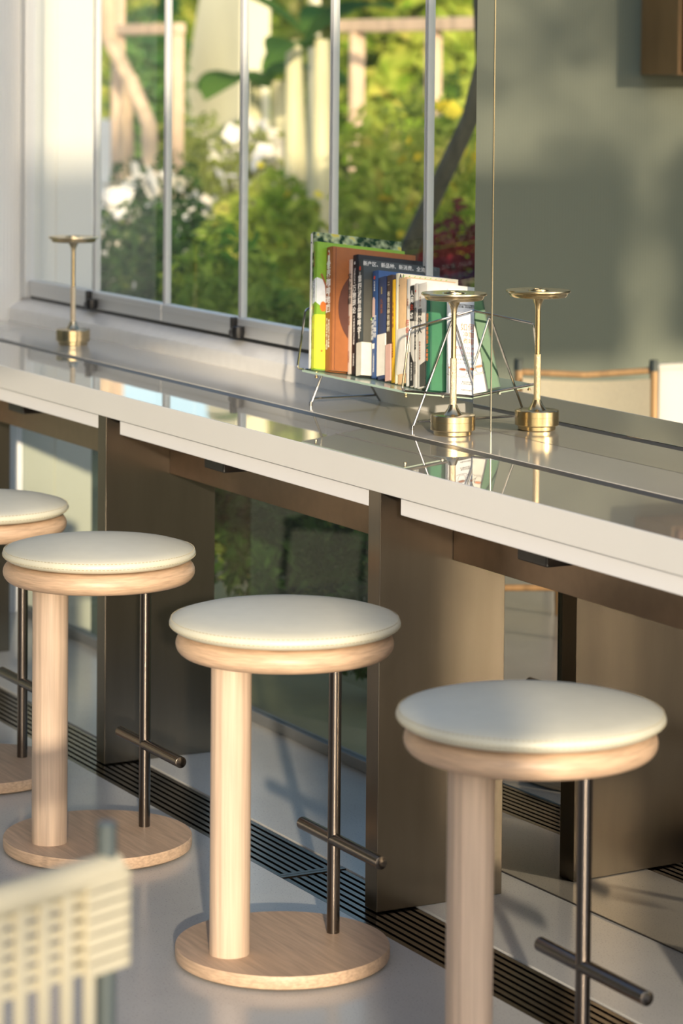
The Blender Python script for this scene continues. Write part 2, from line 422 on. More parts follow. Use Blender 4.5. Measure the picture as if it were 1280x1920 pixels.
# ------------------------------------------------------------------ table lamps
def make_lamp(label, loc):
    t = thing('table_lamp', label, 'lamp', loc, 0, 'brass table lamps on the counter')
    bm = B(); lathe(bm, [(0, 0), (.040, 0), (.0415, .0015), (.0415, .009), (.0475, .0105), (.0485, .012), (.0485, .029), (.0480, .0293), (.0480, .0297), (.0485, .030), (.0485, .042), (.0475, .0435), (.046, .044), (0, .044)], 72)
    obj('base', bm, 'brass', t, True, 22)
    bm = B(); lathe(bm, [(.022, .044), (.019, .0465), (.012, .057), (.0085, .066), (0, .066)], 48)
    obj('collar', bm, 'brass', t, True, 22)
    bm = B(); lathe(bm, [(0, .066), (.0074, .066), (.0074, .166), (0, .166)], 40)
    obj('knurled_grip', bm, 'knurl', t, True, 22)
    bm = B(); lathe(bm, [(0, .166), (.0058, .166), (.0058, .262), (.0065, .270), (.0085, .278), (.0125, .286), (.0175, .291), (0, .2915)], 40)
    obj('stem', bm, 'brass', t, True, 22)
    bm = B(); lathe(bm, [(0, .2915), (.056, .2915), (.061, .2925), (.0635, .296), (.0645, .300), (.0705, .303), (.0712, .305), (.0705, .3075), (.066, .308), (.026, .3065), (.024, .305), (.0225, .305), (.022, .3085), (0, .3085)], 80)
    s = obj('shade_disc', bm, 'brass', t, True, 22)
    bm = B(); lathe(bm, [(.014, .3086), (.0145, .3098), (.018, .3098), (.0185, .3086)], 40)
    obj('touch_ring', bm, 'brass', s, True)
    return t
make_lamp('brass disc topped table lamp in front of the books', (-5.2566, 3.116, .917))
make_lamp('brass disc topped table lamp alone at the far left end of the counter', (-7.433, 3.150, .917))

# ------------------------------------------------------------------ book rack
rk = thing('book_rack', 'chrome wire book rack with green glass shelf holding the books', 'book rack', (-5.6, 3.16, .917))
def rp_(name, bm, mat, sm=True): return local(obj(name, bm, mat, rk, sm), rk)
WR = .0027
for X, dx in ((-5.852, -.034), (-5.357, 0.0)):
    bm = B()
    yo = .020 if dx else 0
    lp = [(X, 3.15, .9935), (X, 3.046, 1.0055), (X + dx, 3.064 + yo, 1.140), (X + dx, 3.240, 1.178), (X, 3.258, .980), (X, 3.15, .9935)]
    tube(bm, lp, WR, 8, fr=.010); rp_('end_loop', bm, 'chrome')
    bm = B()
    xa = X + (.004 if dx else -.004)
    if dx:
        tube(bm, [(xa, 3.080, .9195), (xa, 3.112, .9945), (xa, 3.226, .979), (xa, 3.266, .9195)], WR, 8, fr=.004)
    else:
        tube(bm, [(xa, 3.075, .9195), (xa, 3.176, 1.162), (xa, 3.264, .9195)], WR, 8, fr=.012)
    rp_('leg_frame', bm, 'chrome')
    bm = B(); tube(bm, [(xa, 3.089, .9345), (xa, 3.255, .9345)], WR, 8); rp_('foot_brace', bm, 'chrome')
    bm = B(); lathe(bm, [(0, 0), (.0036, 0), (.0036, .010), (0, .010)], 12, (xa, 3.0755 + (.005 if dx else 0), .9172)); rp_('rubber_foot', bm, 'chrome')
bm = B(); box(bm, -5.846, -5.363, 0, .206, -.005, 0)
mt = Matrix.Translation((0, 3.056, 1.0035)) @ Matrix.Rotation(-math.radians(7), 4, 'X')
for v in bm.verts: v.co = mt @ v.co
rp_('shelf', bm, 'shelf_glass', False)
bm = B(); tube(bm, [(-5.852, 3.15, .9875), (-5.357, 3.15, .9875)], WR, 8); rp_('shelf_wire', bm, 'chrome')
for X in (-5.79, -5.372):
    bm = B(); lathe(bm, [(0, 0), (.004, 0), (.004, .003), (.0025, .004), (.0025, .012), (.004, .013), (.004, .015), (0, .015)], 12, (X, 3.064, .989)); rp_('shelf_bolt', bm, 'brass')

# ------------------------------------------------------------------ books
TILT, LEAN = math.radians(-7), math.radians(12)
RB = Matrix.Rotation(TILT, 4, 'X') @ Matrix.Rotation(-LEAN, 4, 'Y')
def cm(name, c, r=.45): 
    if name not in M: M[name] = pm(name, c, r, noise=.06, nscale=(60, 60, 60))
    return name
cm('paper', (.80, .76, .66), .8)
for nm, c in dict(ink_white=(.85, .84, .80), ink_black=(.02, .02, .02), ink_red=(.62, .07, .03), ink_orange=(.75, .22, .07), ink_gold=(.55, .42, .16), ink_green=(.35, .60, .10), ink_cream=(.80, .72, .52), ink_brown=(.30, .10, .04), ink_pink=(.72, .50, .42)).items(): M[nm] = pm(nm, c, .55)

def book(label, x0, b, t, d, h, mat, hard=False, lean=None):
    """a closed book standing on its tail, spine towards the room, cover towards +x"""
    e = thing('book', label, 'book', (0, 0, 0), 0, 'books in the wire rack')
    rb = RB if lean is None else Matrix.Rotation(TILT, 4, 'X') @ Matrix.Rotation(-lean, 4, 'Y')
    p = Vector((x0, 3.06, 1.0045)) + Matrix.Rotation(TILT, 3, 'X') @ Vector((0, b, 0))
    e.matrix_world = Matrix.Translation(p) @ rb
    ov = .003 if hard else 0.0004; c = .0024 if hard else .0006
    g = .00015
    bm = B()
    box(bm, g, c, .0012, d, 0, h); box(bm, t - c, t - g, .0012, d, 0, h)
    n = 8; r = .0022 if hard else .0012
    sv = []
    for k in range(n + 1):
        a = k / n; x = g + (t - 2 * g) * a; y = .0012 - r * math.sin(PI * a) ** .5
        sv.append((x, y))
    lo = [bm.verts.new((x, y, 0)) for x, y in sv]; hi = [bm.verts.new((x, y, h)) for x, y in sv]
    lo2 = [bm.verts.new((x, .0026, 0)) for x, y in sv]; hi2 = [bm.verts.new((x, .0026, h)) for x, y in sv]
    for k in range(n):
        bm.faces.new((lo[k], lo[k + 1], hi[k + 1], hi[k])); bm.faces.new((lo2[k + 1], lo2[k], hi2[k], hi2[k + 1]))
        bm.faces.new((hi[k], hi[k + 1], hi2[k + 1], hi2[k])); bm.faces.new((lo[k + 1], lo[k], lo2[k], lo2[k + 1]))
    bm.faces.new((lo[0], hi[0], hi2[0], lo2[0])); bm.faces.new((lo[n], lo2[n], hi2[n], hi[n]))
    obj('cover', bm, mat, e, True, 30)
    boxobj('pages', c, t - c, .0027, d - ov, ov, h - ov, 'paper', e)
    e['t'] = t; e['h'] = h
    return e
SP = Matrix.Rotation(PI / 2, 4, 'X')                      # lettering facing -y
CV = Matrix.Rotation(PI / 2, 4, 'Z') @ Matrix.Rotation(PI / 2, 4, 'X')   # lettering facing +x
def spine(e, body, size, z, mat, name='spine_lettering', dx=0, weight=0.0, line=1.0):
    return text_obj(name, '\n'.join(body), size, mat, e, Matrix.Translation((e['t'] / 2 + dx, -.0014, z)) @ SP, weight=weight, line=line)
def spine_h(e, body, size, z, mat, rot=-PI / 2, dx=0, weight=0.0):     # Latin line running down the spine
    return text_obj('spine_lettering', body, size, mat, e, Matrix.Translation((e['t'] / 2 + dx, -.0014, z)) @ SP @ Matrix.Rotation(rot, 4, 'Z'), weight=weight)
def cover_text(e, body, size, y, z, mat, line=1.0, weight=0.0, align='CENTER', spacing=1.0):
    return text_obj('cover_lettering', body, size, mat, e, Matrix.Translation((e['t'] + .0001, y, z)) @ CV, weight=weight, line=line, align=align, spacing=spacing)
def band(e, z0, z1, mat, d, name='paper_band'):
    t = e['t']; bm = B()
    box(bm, 0.0001, t + .0004, -.0016, .0011, z0, z1); box(bm, t - .0001, t + .0005, .0011, d, z0, z1)
    return obj(name, bm, mat, e)
def patch(e, name, pts, mat, face='cover', off=.0003):
    t = e['t']; bm = B()
    if face == 'cover': f = [(t - .0002, y, z) for y, z in pts]; g = [(t + off, y, z) for y, z in pts]
    else: f = [(x, .001, z) for x, z in pts]; g = [(x, -.0011 - off, z) for x, z in pts]
    a = [bm.verts.new(p) for p in f]; b2 = [bm.verts.new(p) for p in g]; n = len(a)
    bm.faces.new(b2)
    for i in range(n): bm.faces.new((a[i], a[(i + 1) % n], b2[(i + 1) % n], b2[i]))
    return obj(name, bm, mat, e)
def circ(cy, cz, ry, rz, n=32, a0=0, a1=2 * PI): return [(cy + ry * math.cos(a0 + (a1 - a0) * k / n), cz + rz * math.sin(a0 + (a1 - a0) * k / n)) for k in range(n)]
BOOKS_BEGIN = True

# A picture book, leafy cover
cm('bk_leaf', (.24, .30, .20)); M['bk_leaf'] = leaf_mat('printed_leaf_cover', (.02, .05, .03), (.38, .46, .28), (.55, .50, .12), 60, 0.0)
cm('bk_white', (.74, .73, .70))
e = book('tall picture book with a printed leaf cover, farthest left in the rack', -5.8431, .012, .0116, .240, .326, 'bk_leaf')
patch(e, 'spine_panel', [(.0006, .002), (.0075, .002), (.0075, .322), (.0006, .322)], 'bk_white', 'spine')
spine(e, '■', .006, .30, 'ink_black', dx=-.001)
# B green picture book
cm('bk_green', (.21, .40, .03)); cm('bk_lime', (.55, .62, .05)); cm('bk_sky', (.70, .74, .76)); cm('bk_fox', (.70, .17, .03))
e = book('bright green picture book with a cartoon meadow cover, second from left', -5.8310, .012, .0154, .240, .303, 'bk_green')
patch(e, 'meadow_print', [(.0016, .003), (.24, .003), (.24, .128), (.12, .135), (.0016, .130)], 'bk_lime')
patch(e, 'sky_print', [(.0016, .158), (.012, .152), (.03, .160), (.05, .156), (.05, .215), (.03, .205), (.015, .215), (.0016, .218)], 'bk_sky')
patch(e, 'trunk_print', [(.026, .06), (.032, .06), (.031, .17), (.030, .20), (.016, .228), (.012, .226), (.024, .20), (.027, .17)], 'ink_brown', off=.0005)
patch(e, 'leaf_print', circ(.020, .150, .008, .012, 20), 'bk_fox', off=.0006)
patch(e, 'leaf_print', circ(.018, .045, .003, .003, 12), 'bk_fox', off=.0005)
patch(e, 'spine_meadow', [(.002, .003), (.0150, .003), (.0150, .130), (.002, .126)], 'bk_lime', 'spine')
patch(e, 'spine_sky', [(.002, .156), (.0150, .160), (.0150, .216), (.002, .210)], 'bk_sky', 'spine')
spine(e, '走了好远的路', .0066, .262, 'ink_brown'); spine(e, '因为爱遇见', .0086, .190, 'ink_black'); spine(e, '著绘者', .006, .142, 'ink_brown')
spine(e, '科学普及文化出版', .0058, .072, 'ink_brown'); spine(e, '•', .012, .112, 'ink_orange')
# C brown atlas
cm('bk_rust', (.30, .105, .030), .6); cm('bk_choc', (.085, .030, .020), .6); cm('bk_rust2', (.24, .105, .035), .6)
e = book('thick rust brown hardback with white lettering and a dark circle on its cover', -5.8150, .0383, .0295, .226, .293, 'bk_rust', True)
patch(e, 'cover_circle', [p for p in circ(.106, .150, .088, .100, 48)], 'bk_choc')
patch(e, 'hinge_print', [(.0095, .002), (.0105, .002), (.0105, .291), (.0095, .291)], 'bk_choc', off=.0002)
cover_text(e, '世界', .034, .025, .158, 'ink_white', weight=.0006, align='LEFT'); cover_text(e, 'THE WORLD', .016, .025, .132, 'ink_white', weight=.0006, align='LEFT')
spine(e, '世界咖啡地图', .0205, .197, 'ink_white', weight=.0004, line=1.0)
spine_h(e, '从一粒种子到一杯咖啡', .0075, .088, 'ink_white', dx=-.005); spine_h(e, '全球咖啡产地与品鉴', .0075, .088, 'ink_white', dx=.005)
patch(e, 'spine_badge', [(x + .0148, z) for x, z in circ(0, .262, .0042, .024, 24)], 'ink_white', 'spine'); patch(e, 'spine_badge', [(x + .0148, z) for x, z in circ(0, .277, .003, .004, 16)], 'ink_red', 'spine', .0006)
# D thin cream
cm('bk_blush', (.70, .60, .52))
e = book('thin blush book with black brush lettering between the rust and black books', -5.7847, .0824, .0164, .17, .270, 'bk_blush')
spine(e, '文化苦旅', .0170, .200, 'ink_black', line=1.15); spine(e, '散文集著', .0055, .125, 'ink_brown'); spine(e, '文艺出版社', .0055, .040, 'ink_brown')
# E black
cm('bk_black', (.012, .012, .014), .5)
e = book('black hardback with white spine lettering, taller than the slate book beside it', -5.7634, .0814, .0239, .198, .282, 'bk_black', True)
spine(e, '万物理论', .0175, .176, 'ink_white', weight=.0003); spine_h(e, 'THEORY', .010, .232, 'ink_white'); spine(e, '译', .008, .262, 'ink_white')
spine_h(e, '从宇宙起源到万物终结', .007, .105, 'ink_white'); spine_h(e, '科学出版社', .006, .035, 'ink_white')
# F slate
cm('bk_slate', (.045, .055, .058), .55); cm('bk_slate2', (.075, .075, .062), .6); cm('bk_band', (.66, .63, .54), .7)
e = book('slate grey hardback with a cream paper band around its lower part', -5.7324, .0786, .0237, .208, .272, 'bk_slate', True)
band(e, .001, .078, 'bk_band', .20)
patch(e, 'cover_print', [(.003, .079), (.205, .079), (.205, .235), (.003, .225)], 'bk_slate2')
cover_text(e, '新产区、新品种、新消费、全流程', .012, .09, .262, 'ink_white')
patch(e, 'cup_print', [p for p in circ(.040, .098, .012, .020, 20, PI / 2, 3 * PI / 2)] + [p for p in circ(.040, .098, .008, .015, 20, 3 * PI / 2, PI / 2)], 'ink_green', off=.0006)
patch(e, 'leaf_print', [(.022, .132), (.028, .142), (.036, .134), (.030, .126)], 'ink_green', off=.0006)
spine(e, '第四波精品咖啡学', .0172, .166, 'ink_white', weight=.0003); spine(e, '作者著', .006, .095, 'ink_white'); patch(e, 'spine_badge', [(x + .0118, z) for x, z in circ(0, .252, .0036, .005, 16)], 'ink_red', 'spine')
spine_h(e, '出版传媒', .006, .232, 'ink_white')
# G blue
cm('bk_blue', (.035, .085, .23)); 
e = book('royal blue book with white spine lettering and a small cup drawing', -5.7015, .0999, .0259, .178, .250, 'bk_blue', True)
spine(e, '家用咖啡', .0135, .118, 'ink_white', dx=.004); spine(e, '冲煮指南', .0125, .112, 'ink_white', dx=-.007)
patch(e, 'spine_badge', [(x + .0128, z) for x, z in circ(0, .234, .0036, .0045, 16)], 'ink_red', 'spine'); spine_h(e, '出版传媒', .006, .214, 'ink_white')
patch(e, 'jar_print', [(.005, .142), (.016, .142), (.016, .182), (.012, .188), (.008, .188), (.005, .182)], 'ink_pink', 'spine'); patch(e, 'cup_print', [(.006, .068), (.015, .068), (.016, .080), (.005, .080)], 'ink_white', 'spine')
spine_h(e, '一杯好咖啡的诞生', .0055, .035, 'ink_white')
# H navy + cream band
cm('bk_navy', (.035, .05, .125)); cm('bk_ivory', (.80, .76, .68), .6)
e = book('navy book with a broad ivory band around its lower half', -5.6679, .0973, .0368, .15, .237, 'bk_navy', True)
band(e, .008, .104, 'bk_ivory', .14); spine(e, '九故事', .012, .168, 'ink_brown'); spine(e, '短篇集', .006, .205, 'ink_gold')
# I dark brown
cm('bk_umber', (.065, .040, .033)); cm('bk_rose', (.68, .42, .36))
e = book('dark brown book with a rose pink lower spine', -5.6203, .0931, .0230, .15, .245, 'bk_umber')
band(e, .001, .085, 'bk_rose', .14); spine(e, '布鲁克林有棵树', .0135, .160, 'ink_cream'); spine(e, '二', .010, .225, 'ink_cream'); spine_h(e, '文学出版社', .007, .040, 'ink_red')
# J yellow
cm('bk_yellow', (.80, .46, .02))
e = book('narrow bright yellow book', -5.5903, .0902, .0144, .14, .237, 'bk_yellow')
spine(e, '今天真好看', .0095, .155, 'ink_brown', line=1.3); spine_h(e, '好日子漫画集', .006, .075, 'ink_brown')
# K2 cream with green print
cm('bk_cream', (.80, .74, .55))
e = book('slim cream book with a green leafy pattern along its top, right of the yellow one', -5.5715, .0887, .0119, .16, .253, 'bk_cream')
for k in range(9): patch(e, 'sprig_print', [(.01 + k * .014, .238), (.014 + k * .014, .248), (.019 + k * .014, .250), (.014 + k * .014, .244)], 'ink_green')
patch(e, 'sprig_print', [(.002, .235), (.005, .251), (.007, .251), (.010, .240), (.013, .251), (.015, .251), (.010, .234), (.006, .245)], 'ink_black')
# K tan/white
cm('bk_tan', (.78, .52, .28)); 
e = book('pale orange and white banded book, middle of the white spines', -5.5559, .0875, .0359, .13, .242, 'bk_tan')
band(e, .022, .126, 'bk_ivory', .12, 'white_wrap'); spine(e, '•', .016, .225, 'ink_black', dx=-.012)
# L white red
cm('bk_offwhite', (.76, .73, .66)); cm('bk_grey', (.62, .60, .55))
e = book('white book with red brush lettering on its spine', -5.5094, .0825, .0153, .125, .244, 'bk_offwhite')
spine(e, '在轮下', .0150, .125, 'ink_red', line=1.2); spine(e, '小说集', .006, .190, 'ink_brown')
# M black/white
e = book('grey book with a black spine panel and bold white lettering', -5.4894, .0814, .0165, .125, .231, 'bk_grey')
patch(e, 'spine_panel', [(.0006, .150), (.0155, .148), (.0155, .229), (.0006, .229)], 'ink_black', 'spine'); patch(e, 'spine_panel', [(.0006, .002), (.0155, .002), (.0155, .055), (.0006, .080)], 'ink_black', 'spine')
spine(e, '人间', .0150, .203, 'ink_white', weight=.0003, name='spine_title'); spine(e, '失', .0150, .179, 'ink_red', weight=.0003); spine(e, '格', .0150, .160, 'ink_white', weight=.0003); spine_h(e, '文艺出版社出版', .006, .035, 'ink_white')
# N
e = book('thin pale grey book with fine dark spine lettering and a red dot', -5.4678, .0794, .0128, .125, .236, 'bk_grey')
spine(e, '变形记', .0105, .165, 'ink_black'); spine(e, '•', .018, .218, 'ink_red'); spine_h(e, '中短篇小说选集', .007, .110, 'ink_black'); spine_h(e, '译文出版社', .006, .045, 'ink_black')
# O white
e = book('wide white book with large black brush lettering beside the green book', -5.4511, .0780, .0363, .130, .236, 'bk_offwhite')
spine(e, '局外人', .0180, .150, 'ink_black', line=1.1, dx=-.006, weight=.0003); spine_h(e, '中篇小说', .006, .195, 'ink_brown', dx=-.006); spine_h(e, '鼠疫与反抗文集', .006, .085, 'ink_brown', dx=-.006)
patch(e, 'spine_photo', [(.014, .003), (.0355, .003), (.0355, .058), (.014, .052)], 'bk_slate2', 'spine')
# P green
cm('bk_forest', (.012, .10, .06), .5); cm('bk_forest2', (.035, .17, .085), .5)
e = book('dark green book with orange spine lettering, second from the right', -5.4000, .0700, .0161, .118, .212, 'bk_forest', True)
patch(e, 'cover_print', [(.006, .001), (.117, .001), (.117, .211), (.006, .211)], 'bk_forest2', off=.0002)
spine(e, '冠军咖啡师的第一本咖啡', .0098, .118, 'ink_orange'); spine(e, '•', .012, .010, 'ink_orange')
# Q white front
cm('bk_snow', (.78, .80, .82), .5)
e = book('white book facing out with drawn coffee cups on its front cover, rightmost', -5.3785, .1100, .0058, .100, .234, 'bk_snow')
cover_text(e, '如何', .0190, .052, .150, 'ink_orange'); cover_text(e, '冲咖\n煮啡', .0150, .054, .126, 'ink_orange'); cover_text(e, 'HOW TO MAKE\nCOFFEE', .0085, .052, .098, 'ink_red', spacing=1.3, line=1.3)
cover_text(e, 'DEVELOP YOUR COFFEE\nSKILLS AND GET THE MOST\nOUT OF EVERY CUP', .0062, .054, .078, 'ink_black', spacing=1.15, line=1.4)
cover_text(e, '从一颗豆子开始认识咖啡的风味\n为自己做一杯好咖啡的练习', .0045, .05, .198, 'ink_black'); cover_text(e, '著者译者等著\n生活新知出版社', .0042, .05, .026, 'ink_black'); cover_text(e, '中国纺织出版社', .0042, .05, .010, 'ink_black')
def ring_pts(cy, cz, ry, rz, w, n=24):
    return [(cy + ry * math.cos(2 * PI * k / n), cz + rz * math.sin(2 * PI * k / n)) for k in range(n)]
def cup(cy, cz, s, fill):
    x = e['t'] + .0003
    bm = B()
    def ln(pts, r=.00035): tube(bm, [(x, cy + y * s, cz + z * s) for y, z in pts], r, 4)
    ln([(math.cos(a) * .010, .006 + math.sin(a) * .003) for a in [2 * PI * k / 20 for k in range(21)]])
    ln([(-.010, .006), (-.0095, -.002), (-.006, -.009), (.006, -.009), (.0095, -.002), (.010, .006)])
    ln([(.0095, .003), (.014, .004), (.015, -.001), (.0085, -.004)])
    ln([(math.cos(a) * .014, -.009 + math.sin(a) * .003) for a in [PI + PI * k / 14 for k in range(15)]])
    obj('cup_drawing', bm, 'ink_black', e)
    patch(e, 'coffee_print', circ(cy, cz + .006 * s, .0085 * s, .0022 * s, 20), fill, off=.0004)
cup(.012, .052, .95, 'ink_orange'); cup(.040, .050, 1.0, 'ink_brown'); cup(.064, .053, .95, 'ink_orange')

# ------------------------------------------------------------------ foreground woven chair
def fg_chair():
    t = thing('woven_chair', 'cream woven cord chair, out of focus in the lower left foreground', 'chair', (-2.905, 1.275, 0), math.atan2(-.923, .384))
    # local x runs along the back (away from the visible post), local y is the seat side
    W, Dp = .52, .48
    for x in (0, W):
        bm = B(); tube(bm, [(x, 0, 0), (x, 0, .852)], .011, 16); obj('rear_post', bm, 'chair_metal', t, True)
        bm = B(); tube(bm, [(x, -Dp, 0), (x, -Dp, .47)], .011, 16); obj('front_leg', bm, 'chair_metal', t, True)
        bm = B(); tube(bm, [(x, -.002, .45), (x, -Dp, .45)], .010, 12); obj('side_rail', bm, 'chair_metal', t, True)
    bm = B(); tube(bm, [(-.012, 0, .800), (W + .012, 0, .800)], .0175, 16); obj('top_rail', bm, 'cord', t, True)
    bm = B()
    n = 28
    for k in range(n):
        x = .018 + (W - .036) * k / (n - 1); yo = .008 if k % 2 else -.008
        box(bm, x - .0058, x + .0058, yo - .003, yo + .003, .455, .80)
    for k in range(7):
        z = .695 + k * .0162
        box(bm, -.016, W + .016, -.0035, .0035, z - .0052, z + .0052)
        for xe, xi in ((-.019, .045), (W + .019, W - .045)):
            a_, b_ = min(xe, xi), max(xe, xi)
            box(bm, a_, b_, -.0165, -.0125, z - .0068, z + .0068); box(bm, a_, b_, .0125, .0165, z - .0068, z + .0068)
            box(bm, xe - .003, xe + .003, -.0165, .0165, z - .0068, z + .0068)
    obj('woven_back', bm, 'cord', t)
    bm = B(); box(bm, 0, W, -Dp, 0, .447, .472, bev=.006); obj('seat', bm, 'cord', t)
fg_chair()

# ------------------------------------------------------------------ canvas chair deeper in the room (seen in the mirror)
def canvas_chair():
    a = Vector((-7.62, 1.69, 0)); b = Vector((-7.42, 1.31, 0)); d = (b - a); W = d.length
    t = thing('canvas_chair', 'wooden framed cream canvas chair reflected in the mirror right of the lamp', 'chair', a, math.atan2(d.y, d.x))
    # local x along the back, local +y towards the seat front
    for x in (0, W):
        bm = B(); tube(bm, [(x, .09, .0), (x, .015, .42), (x, 0, .765)], .013, 14); o = obj('rear_post', bm, 'chair_wood', t, True)
        bm = B(); lathe(bm, [(0, 0), (.0145, 0), (.0145, .035), (0, .035)], 16, (x, 0, .758)); obj('post_cap', bm, 'chair_metal', o, True)
        bm = B(); tube(bm, [(x, .50, 0), (x, .44, .44)], .013, 14); obj('front_leg', bm, 'chair_wood', t, True)
        bm = B(); tube(bm, [(x, .03, .40), (x, .46, .43)], .012, 12); obj('side_rail', bm, 'chair_wood', t, True)
    bm = B(); tube(bm, [(0, -.004, .752), (W * .5, -.020, .742), (W, -.004, .760)], .010, 12); obj('top_rail', bm, 'chair_wood', t, True)
    bm = B(); tube(bm, [(0, .06, .18), (W, .06, .18)], .010, 12); obj('stretcher', bm, 'chair_wood', t, True)
    bm = B(); tube(bm, [(0, .48, .16), (W, .48, .16)], .010, 12); obj('stretcher', bm, 'chair_wood', t, True)
    bm = B(); n = 12; m = 8; g = []
    for i in range(n + 1):
        row = []
        for j in range(m + 1):
            u, v = i / n, j / m
            row.append(bm.verts.new((.012 + (W - .024) * u, .022 - .03 * math.sin(PI * u) + .02 * (1 - v), .40 + (.735 - .012 * math.sin(PI * u) - .40) * v)))
        g.append(row)
    for i in range(n):
        for j in range(m): bm.faces.new((g[i][j], g[i + 1][j], g[i + 1][j + 1], g[i][j + 1]))
    r = bmesh.ops.solidify(bm, geom=bm.faces[:], thickness=.004)
    obj('canvas_back', bm, 'canvas', t, True)
    bm = B(); box(bm, .01, W - .01, .05, .46, .405, .425, bev=.006); obj('canvas_seat', bm, 'canvas', t)
canvas_chair()

# low white panel on the far wall, seen in the mirror
lc = thing('wall_panel', 'low white wall panel in sunlight, reflected at the right edge beside the canvas chair', 'panel', (-8.22, .2, 0))
local(boxobj('board', -8.249, -8.215, -.55, .735, 0.0, .66, 'wall_out', lc, bev=.003), lc)
local(boxobj('top_cap', -8.249, -8.208, -.555, .742, .6605, .68, 'wall_out', lc, bev=.003), lc)
# wall cabinet
cb = thing('wall_cabinet', 'red brown wooden cabinet hung on the wall, reflected at the top right', 'cabinet', (-8.25, .3, 1.697))
local(boxobj('body', -8.249, -8.02, .28, .81, 1.697, 2.35, 'cabinet_edge', cb, bev=.003), cb)
local(boxobj('door', -8.0195, -8.0, .30, .795, 1.705, 2.33, 'cabinet', cb, bev=.002), cb)

# ------------------------------------------------------------------ garden
bm = B(); box(bm, -60, 6, 3.36, 60, -.35, -.12); struct(obj('garden_ground', bm, 'soil'), 'brown green garden soil beyond the windows', 'ground')

def leaves(bm, rnd, c, rad, n, size, shell=.55, droop=0.3, aspect=.45):
    for _ in range(n):
        while True:
            p = Vector((rnd.uniform(-1, 1), rnd.uniform(-1, 1), rnd.uniform(-1, 1)))
            l = p.length
            if l <= 1 and rnd.random() < (l ** 2) * (1 - shell) + shell * .6: break
        q = Vector((c[0] + p.x * rad[0], c[1] + p.y * rad[1], c[2] + p.z * rad[2]))
        s = size * rnd.uniform(.6, 1.25)
        d = Vector((rnd.gauss(0, 1), rnd.gauss(0, 1), rnd.gauss(-droop, .7))).normalized()
        w = d.cross(Vector((rnd.gauss(0, 1), rnd.gauss(0, 1), rnd.gauss(0, 1)))).normalized()
        nrm = d.cross(w)
        a = bm.verts.new(q - d * s * .5); b = bm.verts.new(q + w * s * aspect * .5 + nrm * s * .06); c2 = bm.verts.new(q + d * s * .5); e = bm.verts.new(q - w * s * aspect * .5 + nrm * s * .06)
        bm.faces.new((a, b, c2)); bm.faces.new((a, c2, e))

def shrub(name, label, cat, c, rad, n, size, mat, seed, stem='trunk', group=None, blobs=5, flowers=None, zground=-.12):
    rnd = random.Random(seed)
    t = thing(name, label, cat, (c[0], c[1], zground), 0, group)
    bm = B(); cz = c[2] - zground
    leaves(bm, rnd, (0, 0, cz), [r * .8 for r in rad], n // 2, size)
    for k in range(blobs):
        o = Vector((rnd.uniform(-.6, .6) * rad[0], rnd.uniform(-.6, .6) * rad[1], cz + rnd.uniform(-.5, .6) * rad[2]))
        s = rnd.uniform(.35, .6)
        leaves(bm, rnd, o, [r * s for r in rad], n // (2 * blobs), size)
    obj('foliage', bm, mat, t)
    bm = B()
    for k in range(4):
        a = rnd.uniform(0, 2 * PI); r = rnd.uniform(.1, .5)
        tube(bm, [(rnd.uniform(-.05, .05), rnd.uniform(-.05, .05), 0), (math.cos(a) * r * rad[0] * .4, math.sin(a) * r * rad[1] * .4, cz * .6), (math.cos(a) * r * rad[0], math.sin(a) * r * rad[1], cz + rad[2] * .4)], .02, 7, radii=[.03 * max(rad), .022 * max(rad), .008 * max(rad)])
    obj('branches', bm, stem, t, True)
    if flowers:
        fm, fn, fs = flowers; bm = B()
        leaves(bm, rnd, (0, 0, cz), [r * .95 for r in rad], fn, fs, aspect=.9)
        obj('blossom', bm, fm, t)
    return t

G = 'garden shrubs outside the window'
shrub('garden_shrub', 'dark green shrub with pale blossoms outside the second pane, nearest the glass', 'shrub', (-12.15, 5.60, .62), (.62, .42, .56), 5200, .055, 'leaf_dark', 1, group=G, flowers=('petal', 30, .055))
shrub('garden_shrub', 'mid green shrub outside the third pane, right of the blossoming one', 'shrub', (-10.95, 5.35, .52), (.50, .40, .60), 2800, .08, 'leaf_mid', 2, group=G)
shrub('garden_shrub', 'low olive and green shrub outside the fourth pane, left of the books', 'shrub', (-10.05, 5.10, .38), (.40, .34, .62), 2600, .085, 'leaf_mid', 32, group=G)
shrub('garden_shrub', 'shaded dark shrub close outside the glass behind the books', 'shrub', (-8.95, 4.75, .38), (.62, .34, .52), 3600, .06, 'leaf_dark', 3, group=G)
shrub('garden_shrub', 'lime green leafy shrub outside the fifth pane, directly above the books', 'shrub', (-12.75, 7.25, .85), (.62, .40, .72), 2400, .12, 'leaf_lime', 4, group=G)
shrub('garden_shrub', 'yellow green shrub under the pale banana stalks outside the fourth pane', 'shrub', (-13.75, 7.0, .62), (.50, .36, .68), 2200, .11, 'leaf_lime', 12, group=G, flowers=('petal_yellow', 30, .07))
shrub('garden_shrub', 'maroon leaved shrub outside the fifth pane just above the dark books', 'shrub', (-9.85, 5.75, .72), (.22, .2, .46), 900, .07, 'leaf_maroon', 5, group=G)
shrub('garden_shrub', 'red and maroon shrub in the last pane right of the leaning trunk', 'shrub', (-9.18, 5.45, .78), (.17, .16, .50), 700, .06, 'leaf_maroon', 15, group=G)
shrub('garden_shrub', 'yellow flowering shrub beside the upper part of the leaning dark trunk', 'shrub', (-11.50, 6.75, 1.15), (.36, .3, .42), 1500, .07, 'leaf_lime', 6, group=G, flowers=('petal_yellow', 60, .09))
shrub('garden_shrub', 'white flowering shrub outside the second pane behind the dark blossoming one', 'shrub', (-14.85, 6.75, .70), (.50, .32, .50), 1800, .07, 'leaf_dark', 8, group=G, flowers=('petal', 120, .16))
